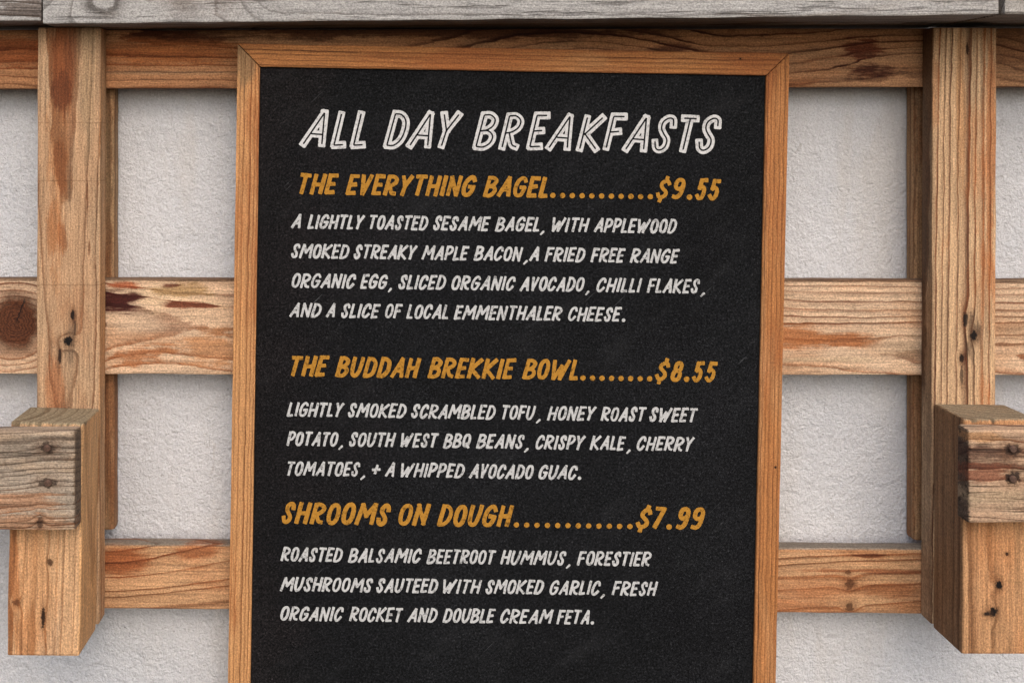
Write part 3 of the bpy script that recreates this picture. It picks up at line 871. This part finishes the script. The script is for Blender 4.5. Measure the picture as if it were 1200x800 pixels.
def line_mesh(name, items, base0, base1, cap, rad, mat, seed, inline=0.0, res=0.6, edge=0.10, label=None, gap=0.06):
    """items: (word, x0, x1) ink extents in photo pixels; base0/base1: baseline points in photo pixels"""
    rng = random.Random(seed)
    bx0, by0 = board(*base0); bx1, by1 = board(*base1)
    sl = (by1 - by0) / (bx1 - bx0)
    by = lambda x: by0 + (x - bx0) * sl
    lo = min(i[1] for i in items) - 6; hi = max(i[2] for i in items) + 6
    xa, ya = board(lo, base0[1]); xb, yb = board(hi, base1[1])
    F = Field(xa, xb, min(ya, yb) - 0.45 * cap - 3, max(ya, yb) + 1.35 * cap + 3, res)
    r0 = rad * cap
    for word, px0, px1 in items:
        pymid = base0[1] + (base1[1] - base0[1]) * (px0 - base0[0]) / (base1[0] - base0[0])
        X0, _ = board(px0, pymid); X1, _ = board(px1, pymid)
        if word[0] in '.,':
            cx = (X0 + X1) / 2
            yb_ = by(cx)
            if word == '.':
                r = min((X1 - X0) / 2, 0.14 * cap)
                a = (cx, yb_ + r * 0.95)
                F.seg(a, (a[0] + 0.2, a[1] + 0.1), r, r, False, False, -1)
            else:
                F.seg((X1 - r0 * 0.9, yb_ + 0.02 * cap), (X0 + r0 * 0.7, yb_ - 0.17 * cap), r0 * 0.95, r0 * 0.65, False, True, -1)
            continue
        # natural layout in cap units, then fitted to the measured ink extent
        gl, cur = [], 0.0
        for ch in word:
            wd, st = glyph_strokes(ch, rng, 0.0 if inline else 0.028)
            gl.append((ch, cur, wd, st, rng.uniform(-0.02, 0.02), rng.uniform(-0.02, 0.02)))
            cur += wd + gap
        rr = rad
        def pos(x, y, off, wd, dy, kx):
            yy = rr + y * (1 - 2 * rr) + dy
            return (off + rr / 1 + x * (wd - 2 * rr)) + SL * yy, yy
        xs = []
        for ch, off, wd, st, dy, dr in gl:
            for pts, cl in st:
                for p in pts:
                    xs.append(pos(p[0], p[1], off, wd, dy, 1)[0])
        mn, mx = min(xs), max(xs)
        kx = (X1 - X0 - 2 * r0) / (mx - mn) if mx > mn else 0
        if mx - mn < 0.3 and len(word) == 1: kx = cap
        for ch, off, wd, st, dy, dr in gl:
            for pts, cl in st:
                wv = r0 * rng.uniform(0.94, 1.06)
                q = []
                for p in pts:
                    x, y = pos(p[0], p[1], off, wd, dy, kx)
                    X = X0 + r0 + (x - mn) * kx
                    q.append((X, by(X) + y * cap))
                nseg = len(q) - 1
                ra = wv * rng.uniform(0.94, 1.06); rb = wv * rng.uniform(0.94, 1.06)
                for i in range(nseg):
                    t0, t1 = i / nseg, (i + 1) / nseg
                    F.seg(q[i], q[i + 1], ra + (rb - ra) * t0, ra + (rb - ra) * t1,
                          (i == 0 and not cl), (i == nseg - 1 and not cl), (0.02 * cap if inline else -1))
    verts, faces = [], []
    yl = REC - 0.00035
    F.mesh(lambda x, y: (x / 1000, yl, y / 1000), verts, faces, edge, seed, inline)
    me = bpy.data.meshes.new(name)
    me.from_pydata(verts, [], faces)
    me.validate()
    # faces look to -y (towards the reader)
    bm = bmesh.new(); bm.from_mesh(me)
    for f in bm.faces:
        f.normal_update()
        if f.normal.y > 0: f.normal_flip()
    # to the panel's own frame
    off = PM.inverted() @ SM
    bmesh.ops.transform(bm, matrix=off, verts=bm.verts[:])
    bm.to_mesh(me); bm.free()
    o = link_mesh(name, me, mat, PM, panel)
    if label: o["label"] = label
    return o


def dots(x0, x1, n, r=3.05):
    return [('.', x0 + (x1 - x0) * i / (n - 1) - r, x0 + (x1 - x0) * i / (n - 1) + r) for i in range(n)]


title = [('A', 351, 384), ('L', 387, 407), ('L', 410, 431), ('D', 449, 479.5), ('A', 476, 508), ('Y', 513, 541.5), ('B', 553.5, 584), ('R', 584, 614), ('E', 616.5, 645),
         ('A', 639, 671.5), ('K', 675, 710), ('F', 706, 735.5), ('A', 729, 761), ('S', 763, 793), ('T', 796, 820), ('S', 814.7, 845)]
line_mesh("heading", title, (352, 173.6), (840, 180.4), 45.5, 0.094, CHALK_T, 1, inline=0.95, res=0.45, edge=0.07,
          label="large white outlined heading lettering")
HL = "amber dish name and price lettering"
line_mesh("dish_title", [('THE', 351, 397), ('EVERYTHING', 404.8, 558.3), ('BAGEL', 566, 641.7)] + dots(647.7, 762, 11) +
          [('$', 768.5, 786.5), ('9', 787, 803), ('.', 804.6, 811), ('5', 814.5, 830), ('5', 829.3, 845)], (352, 228), (840, 234.6), 25, 0.092, CHALK_Y, 2, edge=0.06, label=HL)
line_mesh("dish_title", [('THE', 341, 386), ('BUDDAH', 393, 493), ('BREKKIE', 500.7, 605), ('BOWL', 612, 677)] + dots(683, 761.2, 8) +
          [('$', 767.5, 785), ('8', 785.8, 800.8), ('.', 801.3, 807.7), ('5', 811, 826), ('5', 825.5, 841)], (345, 441), (835, 447.6), 24.5, 0.092, CHALK_Y, 3, edge=0.06, label=HL)
line_mesh("dish_title", [('SHROOMS', 329.8, 457.7), ('ON', 466.7, 504.5), ('DOUGH', 512, 601.8)] + dots(605, 738, 12) +
          [('$', 745, 764), ('7', 765, 781), ('.', 780.8, 787.2), ('9', 792, 808.8), ('9', 808.8, 826)], (335, 613.8), (822, 620.6), 26.3, 0.093, CHALK_Y, 4, edge=0.06, label=HL)
BODY = [
    ([('A', 341, 353), ('LIGHTLY', 360, 427.5), ('TOASTED', 433.5, 502), ('SESAME', 507.5, 575), ('BAGEL', 555 + 25, 632), (',', 632.8, 638), ('WITH', 646.7, 691), ('APPLEWOOD', 695.8, 793.3)], (342, 268), (790, 273.8)),
    ([('SMOKED', 341, 409.5), ('STREAKY', 414.5, 489), ('MAPLE', 493.8, 550), ('BACON', 555, 613), (',', 613, 618.5), ('A', 620, 631.7), ('FRIED', 638, 686), ('FREE', 692, 733), ('RANGE', 738, 796.5)], (343, 302.5), (795, 308.8)),
    ([('ORGANIC', 341.7, 417), ('EGG', 421.8, 454.5), (',', 454.5, 459.3), ('SLICED', 466.8, 522.8), ('ORGANIC', 529, 604), ('AVOCADO', 608.8, 685), (',', 685.8, 690.7), ('CHILLI', 698.8, 752.5), ('FLAKES', 758, 820), (',', 820.5, 826)], (345, 337.2), (815, 344)),
    ([('AND', 339, 377), ('A', 381.8, 393), ('SLICE', 399.8, 446), ('OF', 451, 472), ('LOCAL', 476, 525), ('EMMENTHALER', 531.8, 659), ('CHEESE', 665.5, 728.8), ('.', 728.6, 732.6)], (342, 371.5), (725, 377)),
    ([('LIGHTLY', 336, 403.5), ('SMOKED', 407.7, 476.5), ('SCRAMBLED', 481.8, 581), ('TOFU', 588.5, 628), (',', 628, 633.5), ('HONEY', 641, 698.8), ('ROAST', 703.8, 757.8), ('SWEET', 761, 817.8)], (340, 488), (813, 494.8)),
    ([('POTATO', 335.7, 396.5), (',', 396.5, 402), ('SOUTH', 409, 464), ('WEST', 469.5, 514.5), ('BBQ', 519, 552), ('BEANS', 557.8, 614.5), (',', 614, 619.5), ('CRISPY', 627.5, 686), ('KALE', 691, 733.5), (',', 733.8, 739), ('CHERRY', 746, 814)], (340, 522.2), (808, 528.8)),
    ([('TOMATOES', 336.8, 422), (',', 422, 428), ('+', 435.5, 446), ('A', 451, 462.8), ('WHIPPED', 469.5, 544.7), ('AVOCADO', 549.5, 625.5), ('GUAC', 631, 676.8), ('.', 677, 681)], (340, 557), (660, 561.6)),
    ([('ROASTED', 328.7, 401.8), ('BALSAMIC', 407.8, 494), ('BEETROOT', 499.8, 581.5), ('HUMMUS', 586, 663.5), (',', 663, 668.5), ('FORESTIER', 676, 763.5)], (332, 657.6), (760, 663.4)),
    ([('MUSHROOMS', 328, 437), ('SAUTEED', 440.8, 513.5), ('WITH', 519, 564.5), ('SMOKED', 569, 637.5), ('GARLIC', 643.8, 704), (',', 703.5, 708.8), ('FRESH', 716.7, 771)], (332, 692.4), (768, 698)),
    ([('ORGANIC', 328.5, 402.7), ('ROCKET', 409, 472.5), ('AND', 477, 513), ('DOUBLE', 518.5, 581), ('CREAM', 586, 648.6), ('FETA', 652, 691), ('.', 692, 696)], (332, 726.8), (690, 731.2)),
]
for i, (items, b0, b1) in enumerate(BODY):
    line_mesh("description_line", items, b0, b1, 17.2, 0.084, CHALK_W, 10 + i, res=0.5, edge=0.06)
